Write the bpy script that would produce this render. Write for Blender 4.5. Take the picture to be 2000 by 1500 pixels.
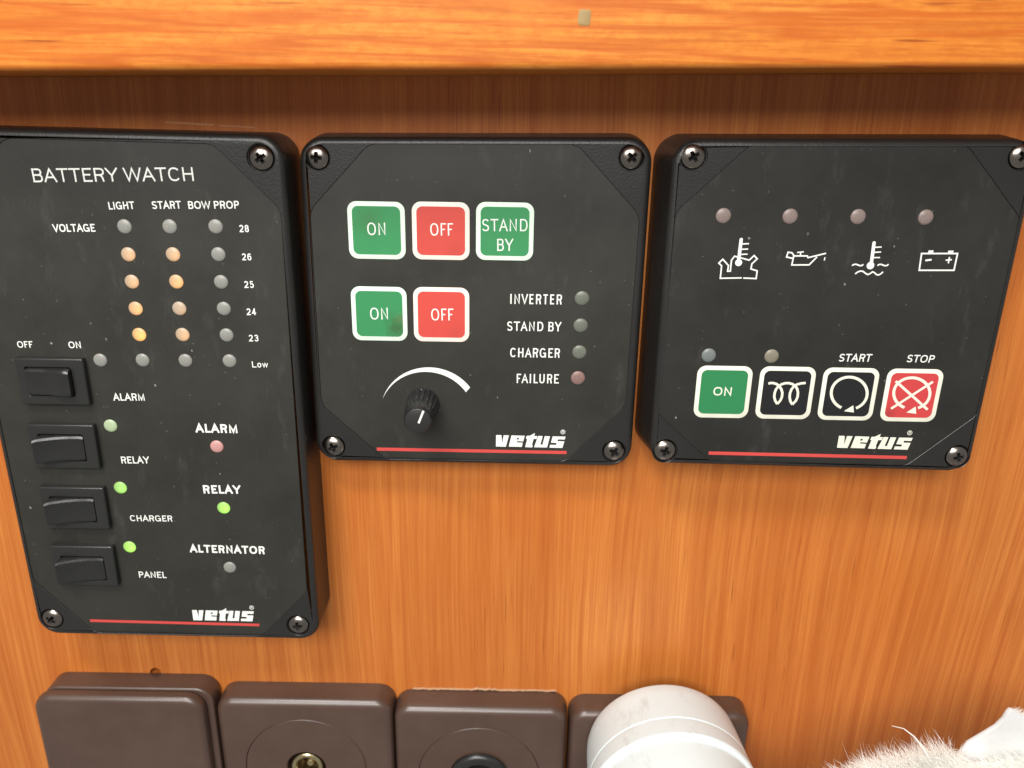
import bpy, bmesh, math, random
from mathutils import Vector, Matrix
from mathutils.geometry import delaunay_2d_cdt
random.seed(7)
sc = bpy.context.scene
for o in list(bpy.data.objects):
    bpy.data.objects.remove(o)
COL = sc.collection
MM = 0.001

# ------------------------------------------------------------------ camera
cam = bpy.data.cameras.new('camera')
cam.sensor_width = 36.0
cam.lens = 28.112
cam.clip_start = 0.01
cam.clip_end = 20
cam.dof.use_dof = True
cam.dof.focus_distance = 0.243
cam.dof.aperture_fstop = 13.0
cam_ob = bpy.data.objects.new('camera', cam)
COL.objects.link(cam_ob)
right = Vector((0.99984004, 0.00238441, 0.01772596))
down = Vector((0.01752398, -0.3288857, -0.94420713))
fwd = Vector((0.00357843, 0.94436672, -0.32887488))
m = Matrix.Identity(4)
for i in range(3):
    m[i][0] = right[i]; m[i][1] = -down[i]; m[i][2] = -fwd[i]
m.translation = Vector((56.2476, -236.396, 14.4259)) * MM
cam_ob.matrix_world = m
sc.camera = cam_ob

# ------------------------------------------------------------------ light
world = bpy.data.worlds.new('World')
sc.world = world
world.use_nodes = True
world.node_tree.nodes['Background'].inputs[0].default_value = (1.0, 0.98, 0.95, 1)
world.node_tree.nodes['Background'].inputs[1].default_value = 0.33

def area(name, loc, target, size, power, color):
    l = bpy.data.lights.new(name, 'AREA')
    l.shape = 'RECTANGLE'; l.size, l.size_y = size
    l.energy = power; l.color = color
    o = bpy.data.objects.new(name, l); COL.objects.link(o)
    o.location = loc
    o.rotation_euler = (Vector(target) - Vector(loc)).to_track_quat('-Z', 'Y').to_euler()
    return o
area('cabin_window_light', (-0.10, -0.85, 0.42), (0.05, 0, -0.08), (0.75, 0.40), 11.5, (1.0, 0.985, 0.955))
area('cabin_ceiling_light', (-0.16, -0.42, 0.60), (0.06, 0, -0.08), (0.30, 0.09), 4.6, (1.0, 0.97, 0.92))

sc.view_settings.view_transform = 'Standard'
sc.view_settings.look = 'None'
sc.view_settings.exposure = 0.0
sc.view_settings.gamma = 1.0
sc.view_settings.use_curve_mapping = False
sc.render.engine = 'CYCLES'
sc.render.resolution_x, sc.render.resolution_y = 1024, 768

# ------------------------------------------------------------------ measured layout, millimetres on the wall (x right, z up)
HOUSING = {1: [(-103.09, 6.24), (-7.27, 5.61), (-7.0, -159.81), (-102.82, -159.18)], 2: [(-4.82, 5.01), (95.97, 6.67), (96.22, -95.88), (-5.61, -95.61)], 3: [(100.42, 6.59), (201.66, 8.26), (202.02, -92.49), (100.63, -91.38)]}
SCREWS = {1: [(-13.55, -0.5), (-14.0, -153.64), (-97.34, -152.67), (-96.89, 0.47)], 2: [(0.27, -0.52), (90.05, 1.09), (90.42, -90.22), (0.06, -90.3)], 3: [(106.05, 2.03), (196.79, 3.7), (197.07, -87.01), (105.34, -86.72)]}
LETTERING = [(1, 'BATTERY WATCH', 'light', -77.79, -8.23, -32.8, -7.06, 3.71), (1, 'LIGHT', 'regular', -57.75, -15.39, -50.45, -15.11, 2.1), (1, 'START', 'regular', -45.47, -15.02, -37.25, -14.76, 2.14), (1, 'BOW PROP', 'regular', -35.22, -14.8, -20.86, -14.46, 2.14), (1, 'VOLTAGE', 'regular', -74.62, -21.98, -62.55, -21.69, 2.18), (1, '28', 'regular', -21.39, -21.08, -18.71, -21.03, 2.03), (1, '26', 'regular', -21.41, -29.16, -18.7, -29.11, 1.98), (1, '25', 'regular', -21.52, -37.28, -18.73, -37.23, 2.03), (1, '24', 'regular', -21.57, -45.43, -18.79, -45.38, 2.02), (1, '23', 'regular', -21.64, -53.51, -18.78, -53.45, 2.02), (1, 'Low', 'regular', -21.46, -61.71, -16.55, -61.62, 1.95), (1, 'OFF', 'regular', -91.2, -56.76, -86.54, -56.67, 2.02), (1, 'ON', 'regular', -75.86, -56.63, -72.17, -56.57, 2.07), (1, 'ALARM', 'regular', -64.93, -73.2, -55.32, -73.02, 2.35), (1, 'RELAY', 'regular', -65.46, -94.35, -56.64, -94.19, 2.39), (1, 'CHARGER', 'regular', -65.56, -114.83, -51.86, -114.72, 2.16), (1, 'PANEL', 'regular', -65.55, -135.99, -56.48, -135.98, 2.36), (1, 'ALARM', 'bold', -40.92, -83.3, -27.86, -83.3, 2.92), (1, 'RELAY', 'bold', -40.75, -104.4, -28.81, -104.29, 2.93), (1, 'ALTERNATOR', 'bold', -47.59, -126.03, -22.94, -126.25, 2.92), (2, 'ON', 'narrow light', 13.86, -22.29, 19.23, -22.2, 3.63), (2, 'OFF', 'narrow light', 32.33, -22.11, 39.07, -21.99, 3.61), (2, 'STAND', 'narrow light', 47.53, -20.55, 60.9, -20.31, 3.53), (2, 'BY', 'narrow light', 52.01, -26.25, 56.8, -26.16, 3.54), (2, 'ON', 'narrow light', 13.67, -47.86, 19.13, -47.76, 3.68), (2, 'OFF', 'narrow light', 32.23, -47.81, 39.0, -47.68, 3.68), (2, 'INVERTER', 'narrow', 56.12, -42.24, 71.81, -42.15, 3.08), (2, 'STAND BY', 'narrow', 55.28, -50.67, 71.93, -50.57, 2.95), (2, 'CHARGER', 'narrow', 56.38, -59.09, 71.82, -59.02, 3.01), (2, 'FAILURE', 'narrow', 58.57, -67.53, 71.75, -67.45, 3.05), (3, 'ON', 'regular', 118.47, -68.02, 124.09, -68.09, 2.75), (3, 'START', 'italic', 155.12, -56.55, 165.1, -56.45, 2.42), (3, 'STOP', 'italic', 175.52, -56.39, 183.95, -56.4, 2.34)]
LIGHTS = {1: [(-54.08, -20.08), (-41.19, -19.85), (-28.1, -19.61), (-54.13, -28.03), (-41.23, -27.79), (-28.14, -27.55), (-54.2, -36.01), (-41.26, -35.77), (-28.18, -35.63), (-54.2, -44.01), (-41.31, -43.78), (-28.18, -43.59), (-54.23, -51.99), (-41.3, -51.75), (-28.18, -51.67), (-67.05, -60.23), (-54.28, -59.99), (-41.38, -59.86), (-28.11, -59.72), (-67.11, -81.53), (-67.11, -102.82), (-67.18, -124.37), (-34.83, -87.96), (-34.9, -109.42), (-35.05, -131.48)], 2: [(77.79, -40.1), (77.76, -48.57), (77.77, -57.06), (77.69, -65.47)], 3: [(116.07, -13.97), (134.97, -13.8), (154.19, -13.56), (173.36, -13.37), (115.99, -55.31), (134.88, -55.25)]}
SWITCHES = [((-81.62, -66.77, 20.54, 15.14), (-82.23, -66.69, 14.46, 8.85)), ((-81.71, -88.09, 20.53, 15.22), (-82.12, -88.45, 14.53, 9.45)), ((-81.84, -109.5, 20.43, 14.71), (-82.15, -109.94, 14.53, 9.26)), ((-82.12, -130.74, 20.75, 14.31), (-82.29, -131.57, 14.6, 9.69))]
BUTTONS2 = [(16.59, -20.94, 16.61, 16.9), (35.43, -20.77, 16.75, 16.94), (54.2, -20.57, 16.83, 16.99), (16.46, -46.09, 16.73, 16.88), (35.31, -46.01, 16.81, 17.06)]
BUTTONS3 = [(121.48, -66.97, 16.74, 16.8), (140.55, -66.92, 17.03, 16.8), (159.74, -66.96, 17.17, 16.73), (179.1, -66.99, 17.25, 16.87)]
PLATE = {1: [(-26.63, 3.11), (-9.09, -14.34), (-10.02, -140.66), (-26.5, -158.31), (-83.45, -158.17), (-101.21, -137.46), (-101.27, -13.54), (-83.73, 3.61)], 2: [(15.23, 3.57), (74.43, 4.48), (93.52, -15.06), (93.19, -74.77), (75.19, -94.08), (16.49, -94.46), (-3.08, -75.87), (-2.68, -15.33)], 3: [(121.51, 5.62), (181.18, 6.55), (200.55, -13.42), (200.91, -72.55), (181.3, -90.75), (120.08, -90.48), (101.55, -73.9), (102.24, -13.19)]}
SYMBOLS = {'engine': ([([(118.92, -28.05), (117.2, -26.34), (116.16, -27.44), (117.05, -28.28), (117.04, -31.9), (123.21, -31.67)], 0.4, 0), ([(123.68, -31.7), (127.45, -31.79), (127.49, -29.52), (125.61, -29.01), (125.71, -27.54), (127.07, -26.05), (126.08, -25.1), (124.82, -26.47), (121.66, -25.68), (120.47, -25.4), (119.72, -26.57), (119.72, -29.78), (118.95, -29.8), (119.02, -27.97)], 0.4, 0), ([(121.85, -20.6), (121.78, -26.84)], 0.95, 2), ([(122.15, -21.85), (124.2, -21.73)], 0.36, 0), ([(122.24, -23.37), (124.14, -23.26)], 0.36, 0), ([(122.25, -24.83), (124.12, -24.72)], 0.36, 0)], [(121.83, -27.22, 1.01)], []), 'oil': ([([(137.49, -24.93), (137.27, -27.64), (142.26, -27.51), (144.24, -25.16)], 0.4, 0), ([(137.31, -25.01), (141.4, -24.94), (141.67, -25.44), (146.65, -24.08)], 0.4, 0), ([(137.6, -25.78), (135.44, -25.36), (135.71, -23.97), (136.8, -24.1), (137.57, -24.93)], 0.4, 0), ([(139.37, -24.9), (139.33, -24.06)], 0.36, 0), ([(138.32, -24.0), (140.21, -23.77)], 0.36, 0), ([(146.51, -25.23), (146.42, -26.16)], 0.32, 0)], [], []), 'water': ([([(159.95, -20.86), (160.15, -27.11)], 0.95, 2), ([(160.39, -22.11), (162.32, -22.0)], 0.36, 0), ([(160.4, -23.56), (162.37, -23.41)], 0.36, 0), ([(160.5, -25.09), (162.34, -25.02)], 0.36, 0), ([(154.66, -27.48), (155.15, -27.16), (155.68, -27.07), (156.32, -27.25), (156.9, -27.47), (157.47, -27.43), (157.87, -27.07)], 0.4, 0), ([(161.96, -27.34), (162.48, -27.02), (162.98, -26.98), (163.63, -27.2), (164.2, -27.38), (164.72, -27.29), (165.12, -26.9)], 0.4, 0), ([(155.93, -29.9), (156.61, -29.31), (157.34, -29.02), (158.13, -29.12), (158.87, -29.65), (159.63, -30.03), (160.27, -29.71), (160.84, -29.19), (161.46, -29.41), (162.13, -29.98), (162.73, -30.09), (163.36, -29.73), (163.92, -29.13)], 0.4, 0)], [(159.96, -27.38, 1.09)], []), 'battery': ([([(174.31, -28.52), (174.1, -23.66), (184.42, -23.47), (184.35, -28.33)], 0.43, 1), ([(175.55, -25.63), (177.3, -25.37)], 0.51, 0), ([(181.36, -25.45), (183.12, -25.26)], 0.4, 0), ([(182.28, -24.51), (182.3, -26.32)], 0.4, 0)], [], [[(175.92, -22.7), (177.33, -22.68), (177.31, -23.37), (175.85, -23.39)], [(181.58, -22.68), (183.07, -22.65), (183.04, -23.3), (181.51, -23.33)]]), 'glow': ([([(134.94, -63.93), (135.64, -63.7), (136.45, -63.73), (137.42, -64.01), (138.4, -64.72), (139.13, -65.69), (139.57, -66.85), (139.59, -68.28), (139.24, -69.37), (138.48, -70.47)], 0.75, 0), ([(138.48, -70.47), (137.69, -69.4), (137.26, -68.19), (137.21, -66.89), (137.47, -65.73), (138.08, -64.73), (138.93, -64.07), (139.97, -63.7), (141.1, -63.64), (142.23, -63.92), (143.24, -64.54), (143.94, -65.48), (144.3, -66.68), (144.37, -68.06), (144.04, -69.28), (143.11, -70.56)], 0.75, 0), ([(143.11, -70.56), (142.36, -69.48), (141.94, -68.19), (141.89, -66.89), (142.17, -65.64), (142.77, -64.68), (143.66, -64.02), (144.82, -63.66), (146.22, -63.5)], 0.75, 0)], [], []), 'start': ([([(158.26, -71.31), (157.62, -71.0), (157.01, -70.62), (156.45, -70.18), (155.95, -69.69), (155.51, -69.14), (155.13, -68.56), (154.83, -67.95), (154.61, -67.32), (154.47, -66.68), (154.41, -66.03), (154.44, -65.4), (154.55, -64.78), (154.75, -64.2), (155.02, -63.64), (155.37, -63.14), (155.78, -62.69), (156.26, -62.29), (156.8, -61.97), (157.38, -61.71), (158.0, -61.52), (158.65, -61.41), (159.32, -61.39), (160.0, -61.43), (160.68, -61.56), (161.34, -61.76), (161.99, -62.04), (162.61, -62.38), (163.18, -62.79), (163.71, -63.26), (164.18, -63.78), (164.59, -64.34), (164.92, -64.93), (165.18, -65.55), (165.36, -66.19), (165.46, -66.84), (165.48, -67.48), (165.4, -68.11), (165.25, -68.71), (165.01, -69.28), (164.7, -69.82), (164.31, -70.3), (163.85, -70.73), (163.33, -71.09), (162.77, -71.38)], 0.87, 0)], [], [[(159.17, -72.4), (161.77, -70.43), (162.31, -72.78)]]), 'stop': ([([(177.59, -70.92), (176.92, -70.63), (176.29, -70.28), (175.69, -69.86), (175.16, -69.39), (174.68, -68.87), (174.27, -68.31), (173.94, -67.71), (173.68, -67.1), (173.51, -66.47), (173.43, -65.84), (173.43, -65.22), (173.52, -64.61), (173.7, -64.03), (173.96, -63.49), (174.3, -62.99), (174.71, -62.54), (175.19, -62.15), (175.72, -61.82), (176.31, -61.57), (176.94, -61.38), (177.6, -61.28), (178.28, -61.25), (178.98, -61.29), (179.67, -61.42), (180.35, -61.62), (181.02, -61.89), (181.65, -62.23), (182.24, -62.64), (182.79, -63.1), (183.27, -63.61), (183.69, -64.16), (184.03, -64.75), (184.3, -65.36), (184.48, -65.98), (184.58, -66.62), (184.59, -67.24), (184.51, -67.85), (184.35, -68.44), (184.1, -68.99), (183.77, -69.5), (183.37, -69.96), (182.89, -70.37), (182.36, -70.7), (181.77, -70.97)], 0.87, 0), ([(173.41, -62.44), (184.78, -71.44)], 0.75, 0), ([(184.7, -62.4), (173.54, -71.35)], 0.75, 0)], [], [[(178.42, -72.48), (180.92, -70.47), (181.52, -72.86)]])}
ARC_OUTER = [(16.48, -73.6), (18.58, -70.02), (21.63, -66.97), (25.61, -64.31), (30.16, -62.94), (35.4, -63.54), (39.79, -65.59), (44.03, -69.28)]
ARC_INNER = [(16.48, -73.6), (19.06, -70.4), (23.1, -66.94), (25.59, -65.47), (29.04, -64.43), (31.73, -64.45), (35.38, -65.29), (39.54, -67.54), (42.72, -70.88)]
STRIPES = {1: [(-84.6, -153.24), (-27.24, -153.89), 1.0], 2: [(13.98, -90.9), (75.13, -90.97), 1.1], 3: [(119.12, -87.28), (181.39, -87.67), 1.1]}
LOGOS = {1: [[(-49.47, -148.36), (-47.86, -148.36), (-47.59, -151.27), (-47.21, -148.38), (-45.61, -148.38), (-46.48, -152.4), (-49.47, -152.39)], [(-44.87, -148.37), (-40.86, -148.42), (-41.3, -150.41), (-43.15, -150.34), (-43.24, -150.78), (-41.42, -150.85), (-41.67, -152.37), (-45.62, -152.34)], [(-40.31, -148.45), (-39.32, -148.35), (-37.84, -147.38), (-38.03, -148.43), (-37.1, -148.45), (-37.29, -149.46), (-38.21, -149.48), (-38.65, -151.61), (-38.4, -151.68), (-38.58, -152.48), (-40.68, -152.42), (-40.12, -149.52), (-40.49, -149.49)], [(-36.85, -148.4), (-35.5, -148.41), (-36.12, -151.38), (-35.47, -151.44), (-34.91, -148.43), (-33.31, -148.43), (-34.08, -152.41), (-38.0, -152.39)], [(-32.51, -148.45), (-28.65, -148.44), (-28.9, -149.49), (-30.93, -149.46), (-31.0, -150.11), (-28.96, -150.1), (-29.46, -152.46), (-33.37, -152.43), (-33.19, -151.42), (-31.37, -151.45), (-31.27, -150.77), (-32.97, -150.66)], [(-43.18, -149.19), (-42.56, -149.18), (-42.71, -149.8), (-43.3, -149.81)]], 2: [[(52.36, -85.28), (54.08, -85.28), (54.36, -88.17), (54.77, -85.31), (56.48, -85.31), (55.55, -89.29), (52.35, -89.27)], [(57.27, -85.3), (61.56, -85.36), (61.09, -87.33), (59.11, -87.26), (59.01, -87.69), (60.96, -87.76), (60.69, -89.26), (56.47, -89.23)], [(62.15, -85.38), (63.21, -85.29), (64.79, -84.34), (64.59, -85.37), (65.58, -85.39), (65.38, -86.39), (64.39, -86.41), (63.92, -88.52), (64.19, -88.59), (63.99, -89.38), (61.75, -89.31), (62.35, -86.45), (61.95, -86.42)], [(65.85, -85.35), (67.3, -85.36), (66.63, -88.3), (67.32, -88.35), (67.92, -85.38), (69.64, -85.39), (68.8, -89.32), (64.61, -89.3)], [(70.49, -85.41), (74.61, -85.4), (74.35, -86.44), (72.17, -86.41), (72.1, -87.05), (74.28, -87.05), (73.75, -89.37), (69.56, -89.35), (69.76, -88.34), (71.7, -88.38), (71.81, -87.7), (69.99, -87.59)], [(59.08, -86.12), (59.74, -86.11), (59.58, -86.71), (58.95, -86.73)]], 3: [[(159.03, -80.68), (160.8, -80.7), (161.08, -83.63), (161.52, -80.73), (163.29, -80.74), (162.3, -84.77), (158.99, -84.73)], [(164.11, -80.74), (168.54, -80.83), (168.04, -82.82), (166.0, -82.74), (165.89, -83.17), (167.9, -83.26), (167.62, -84.78), (163.25, -84.72)], [(169.16, -80.86), (170.25, -80.78), (171.89, -79.82), (171.68, -80.87), (172.7, -80.89), (172.49, -81.91), (171.46, -81.92), (170.97, -84.06), (171.24, -84.13), (171.02, -84.92), (168.71, -84.84), (169.35, -81.94), (168.94, -81.91)], [(172.97, -80.85), (174.47, -80.87), (173.76, -83.85), (174.48, -83.91), (175.12, -80.9), (176.9, -80.92), (176.0, -84.91), (171.67, -84.85)], [(177.78, -80.94), (182.04, -80.97), (181.76, -82.02), (179.51, -81.97), (179.44, -82.63), (181.69, -82.64), (181.12, -84.99), (176.79, -84.93), (177.0, -83.92), (179.01, -83.97), (179.12, -83.28), (177.25, -83.16)], [(165.98, -81.58), (166.66, -81.57), (166.48, -82.19), (165.83, -82.2)]]}
REGMARKS = {1: (-29.26, -146.99), 2: (73.7, -83.82), 3: (180.8, -79.29)}

# ------------------------------------------------------------------ materials
class NT:
    def __init__(s, name):
        s.m = bpy.data.materials.new(name); s.m.use_nodes = True
        s.t = s.m.node_tree; s.b = s.t.nodes['Principled BSDF']
    def n(s, kind, **kw):
        x = s.t.nodes.new(kind)
        for k, v in kw.items():
            if k in x.bl_rna.properties.keys(): setattr(x, k, v)
            else: x.inputs[k.replace('_', ' ')].default_value = v
        return x
    def l(s, a, b): s.t.links.new(a, b)
    def coord(s, scale=(1, 1, 1), rot=(0, 0, 0), loc=(0, 0, 0)):
        c = s.n('ShaderNodeTexCoord'); mp = s.n('ShaderNodeMapping')
        mp.inputs['Scale'].default_value = scale; mp.inputs['Rotation'].default_value = rot; mp.inputs['Location'].default_value = loc
        s.l(c.outputs['Object'], mp.inputs['Vector']); return mp.outputs[0]
    def noise(s, vec, scale, detail=3, rough=.55, dist=0):
        x = s.n('ShaderNodeTexNoise', Scale=scale, Detail=detail, Roughness=rough, Distortion=dist)
        s.l(vec, x.inputs['Vector']); return x.outputs['Fac']
    def ramp(s, fac, stops):
        r = s.n('ShaderNodeValToRGB'); e = r.color_ramp.elements
        while len(e) < len(stops): e.new(.5)
        for i, (p, c) in enumerate(stops):
            e[i].position = p; e[i].color = (c, c, c, 1) if isinstance(c, (int, float)) else (*c, 1)
        s.l(fac, r.inputs[0]); return r.outputs[0]
    def mix(s, fac, a, b, blend='MIX'):
        x = s.n('ShaderNodeMix', data_type='RGBA', blend_type=blend)
        for sock, v in ((x.inputs[0], fac), (x.inputs[6], a), (x.inputs[7], b)):
            if isinstance(v, (int, float)): sock.default_value = v
            elif isinstance(v, tuple): sock.default_value = (*v, 1)
            else: s.l(v, sock)
        return x.outputs[2]
    def bump(s, h, strength, dist):
        x = s.n('ShaderNodeBump', Strength=strength, Distance=dist); s.l(h, x.inputs['Height']); s.l(x.outputs[0], s.b.inputs['Normal'])
    def base(s, c):
        if isinstance(c, tuple): s.b.inputs['Base Color'].default_value = (*c, 1)
        else: s.l(c, s.b.inputs['Base Color'])
    def rough(s, r):
        if isinstance(r, (int, float)): s.b.inputs['Roughness'].default_value = r
        else: s.l(r, s.b.inputs['Roughness'])
    def set(s, **kw):
        for k, v in kw.items(): s.b.inputs[k.replace('_', ' ')].default_value = v
        return s

def wall_wood():
    t = NT('varnished_mahogany')
    warp = t.noise(t.coord((1, 1, .35)), 9, 2)
    co = t.n('ShaderNodeTexCoord'); sep = t.n('ShaderNodeSeparateXYZ'); t.l(co.outputs['Object'], sep.inputs[0])
    ma = t.n('ShaderNodeMath', operation='MULTIPLY_ADD'); t.l(warp, ma.inputs[0]); ma.inputs[1].default_value = .022
    t.l(sep.outputs[0], ma.inputs[2])
    def vec(sx, sz):
        c = t.n('ShaderNodeCombineXYZ'); a = t.n('ShaderNodeMath', operation='MULTIPLY'); b = t.n('ShaderNodeMath', operation='MULTIPLY')
        t.l(ma.outputs[0], a.inputs[0]); a.inputs[1].default_value = sx; t.l(sep.outputs[2], b.inputs[0]); b.inputs[1].default_value = sz
        t.l(a.outputs[0], c.inputs[0]); t.l(b.outputs[0], c.inputs[2]); return c.outputs[0]
    broad = t.noise(vec(1, .045), 55, 3, .6)
    band = t.noise(vec(1, .03), 150, 2, .5)
    mid = t.noise(vec(1, .016), 420, 3, .6)
    fine = t.noise(vec(1, .014), 1500, 3, .7)
    pore = t.noise(vec(1, .022), 1900, 1, .5)
    patch = t.noise(vec(1, .8), 14, 2, .5)
    zone = t.noise(vec(1, .5), 22, 2, .5)
    c = t.mix(t.ramp(broad, [(.3, 0.), (.7, 1.)]), (.46, .140, .0265), (.62, .218, .047))
    c = t.mix(t.ramp(band, [(.38, .36), (.48, 0.)]), c, (.43, .105, .016))
    c = t.mix(t.ramp(mid, [(.40, .40), (.53, 0.)]), c, (.38, .088, .013))
    c = t.mix(t.ramp(mid, [(.54, 0.), (.74, .22)]), c, (.76, .28, .055))
    c = t.mix(t.ramp(fine, [(.38, .38), (.54, 0.)]), c, (.36, .08, .012))
    c = t.mix(t.ramp(fine, [(.54, 0.), (.72, .28)]), c, (.76, .29, .065))
    pf = t.n('ShaderNodeMath', operation='MULTIPLY'); t.l(t.ramp(pore, [(.26, .85), (.33, 0.)]), pf.inputs[0]); t.l(t.ramp(zone, [(.42, .15), (.60, 1.)]), pf.inputs[1])
    c = t.mix(pf.outputs[0], c, (.13, .030, .008))
    c = t.mix(t.ramp(patch, [(.35, .35), (.65, 0.)]), c, (.45, .105, .014))
    t.base(c); t.rough(t.ramp(patch, [(.3, .36), (.7, .48)])); t.set(Coat_Weight=.14, Coat_Roughness=.12, Specular_IOR_Level=.25)
    t.bump(t.mix(.5, fine, pore), .25, .0002)
    return t.m

def ledge_wood():
    t = NT('orange_pine_varnish')
    v = t.coord((.075, 1, 1), rot=(0, math.radians(4.2), 0))
    fig = t.noise(v, 58, 3, .5, .25)
    wv = t.n('ShaderNodeMath', operation='MULTIPLY'); t.l(fig, wv.inputs[0]); wv.inputs[1].default_value = 9.
    fr = t.n('ShaderNodeMath', operation='FRACT'); t.l(wv.outputs[0], fr.inputs[0])
    band = t.ramp(fr.outputs[0], [(.0, 0.), (.45, .06), (.88, 1.), (1., 0.)])
    mott = t.noise(t.coord((.55, 1, 1)), 420, 4, .7)
    fib = t.noise(t.coord((.03, 1, 1), rot=(0, math.radians(3), 0)), 1100, 3, .65)
    pore = t.noise(t.coord((.05, 1, 1), rot=(0, math.radians(2.5), 0)), 900, 1, .5)
    zone = t.noise(t.coord((.6, 1, 1)), 40, 2, .5)
    big = t.noise(t.coord((.5, 1, 1)), 13, 2, .5)
    c = t.mix(t.ramp(big, [(.35, 0.), (.65, 1.)]), (.53, .142, .014), (.65, .235, .032))
    c = t.mix(t.ramp(mott, [(.42, .5), (.55, 0.)]), c, (.50, .125, .013))
    t_b = t.n('ShaderNodeMath', operation='MULTIPLY'); t.l(band, t_b.inputs[0]); t_b.inputs[1].default_value = .90
    c = t.mix(t_b.outputs[0], c, (.48, .105, .010))
    c = t.mix(t.ramp(fib, [(.37, .6), (.49, 0.)]), c, (.42, .095, .010))
    c = t.mix(t.ramp(fib, [(.54, 0.), (.70, .35)]), c, (.74, .32, .06))
    pf = t.n('ShaderNodeMath', operation='MULTIPLY'); t.l(t.ramp(pore, [(.27, .85), (.33, 0.)]), pf.inputs[0]); t.l(t.ramp(zone, [(.45, 0.), (.6, 1.)]), pf.inputs[1])
    c = t.mix(pf.outputs[0], c, (.25, .045, .006))
    t.base(c); t.rough(.42); t.set(Coat_Weight=.12, Coat_Roughness=.15, Specular_IOR_Level=.3)
    t.bump(fib, .2, .0002)
    return t.m

def plastic(name, col, rough, grain=2600, bump=.35, speck=0., col2=None, spec=.5, coat=0.):
    t = NT(name); t.set(Coat_Weight=coat, Coat_Roughness=.24)
    n1 = t.noise(t.coord(), 45, 4, .65)
    c = t.mix(t.ramp(n1, [(.3, 0.), (.7, 1.)]), col, col2 or tuple(x * 1.3 for x in col))
    if speck:
        for sc_, th, seed, col_ in ((240, .085, 0, (.50, .50, .45)), (700, .13, 3, (.20, .20, .18)), (420, .055, 5, (.55, .55, .5))):
            vo = t.n('ShaderNodeTexVoronoi', Scale=sc_); 
            wob = t.n('ShaderNodeTexNoise', Scale=1400., Detail=2.); wv = t.coord((1, 1, .7), loc=(seed, seed, 0)); t.l(wv, wob.inputs['Vector'])
            ad = t.n('ShaderNodeVectorMath', operation='MULTIPLY_ADD'); t.l(wob.outputs['Color'], ad.inputs[0]); ad.inputs[1].default_value = (.0011,) * 3; t.l(wv, ad.inputs[2])
            t.l(ad.outputs[0], vo.inputs['Vector'])
            sx = t.n('ShaderNodeSeparateColor'); t.l(vo.outputs['Color'], sx.inputs[0])
            pick = t.ramp(sx.outputs[0], [(.90 - .03 * speck, 0.), (.93, 1.)])
            dot = t.ramp(vo.outputs['Distance'], [(th * .5, speck), (th, 0.)])
            mm_ = t.n('ShaderNodeMath', operation='MULTIPLY'); t.l(pick, mm_.inputs[0]); t.l(dot, mm_.inputs[1])
            c = t.mix(mm_.outputs[0], c, col_)
        smear = t.noise(t.coord((1, 1, .35), rot=(0, .7, 0)), 140, 5, .7)
        c = t.mix(t.ramp(smear, [(.58, 0.), (.80, .28)]), c, (.10, .10, .088))
        t.rough(t.ramp(n1, [(.3, rough - .06), (.7, rough + .08)]))
    else: t.rough(rough)
    t.base(c); t.set(Specular_IOR_Level=spec)
    if bump: t.bump(t.noise(t.coord(), grain, 2, .5), bump, .0001)
    return t.m

def plain(name, col, rough=.5, metal=0., emit=None, strength=0., spec=.5, dirt=0.):
    t = NT(name)
    if dirt:
        n1 = t.noise(t.coord(), 120, 5, .7)
        t.base(t.mix(t.ramp(n1, [(.45, 0.), (.75, dirt)]), col, tuple(x * .45 for x in col)))
    else: t.base(col)
    t.rough(rough); t.set(Metallic=metal, Specular_IOR_Level=spec)
    if emit: t.set(Emission_Color=(*emit, 1), Emission_Strength=strength)
    return t.m

def button_mat(name, col, stains=()):
    """printed key face; stains = (x mm, z mm, radius mm, strength, colour) of finger grime on the face."""
    t = NT(name)
    n1 = t.noise(t.coord(), 160, 4, .6); n2 = t.noise(t.coord(), 420, 4, .65)
    c = t.mix(t.ramp(n1, [(.4, 0.), (.75, .20)]), col, tuple(x * .72 for x in col))
    for x, z, r, k, sc_ in stains:
        d = t.n('ShaderNodeVectorMath', operation='DISTANCE'); t.l(t.coord(), d.inputs[0]); d.inputs[1].default_value = (x * MM, -.0001, z * MM)
        q = t.n('ShaderNodeMath', operation='MULTIPLY_ADD'); t.l(n2, q.inputs[0]); q.inputs[1].default_value = -r * 1.5 * MM; t.l(d.outputs['Value'], q.inputs[2])
        mr = t.n('ShaderNodeMapRange'); t.l(q.outputs[0], mr.inputs[0])
        for i, v in enumerate((-r * .6 * MM, r * .45 * MM, k, 0.)): mr.inputs[i + 1].default_value = v
        c = t.mix(mr.outputs[0], c, sc_)
    t.base(c); t.rough(.46); t.bump(n2, .08, .0001); return t.m

def led_mat(name, col, emit=None, strength=0.):
    """cloudy lens; when lit, the glow falls off from the die, which sits low and to one side inside the lens."""
    t = NT(name)
    t.base(col); t.rough(.36); t.set(Subsurface_Weight=.35, Subsurface_Scale=.0008)
    if emit:
        d = t.n('ShaderNodeVectorMath', operation='DISTANCE'); t.l(t.coord(), d.inputs[0]); d.inputs[1].default_value = (.0011, -.0005, -.0005)
        mr = t.n('ShaderNodeMapRange'); t.l(d.outputs['Value'], mr.inputs[0])
        for i, v in enumerate((.0004, .0030, strength * 1.75, strength * .12)): mr.inputs[i + 1].default_value = v
        t.set(Emission_Color=(*emit, 1)); t.l(mr.outputs[0], t.b.inputs['Emission Strength'])
    return t.m

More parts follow.
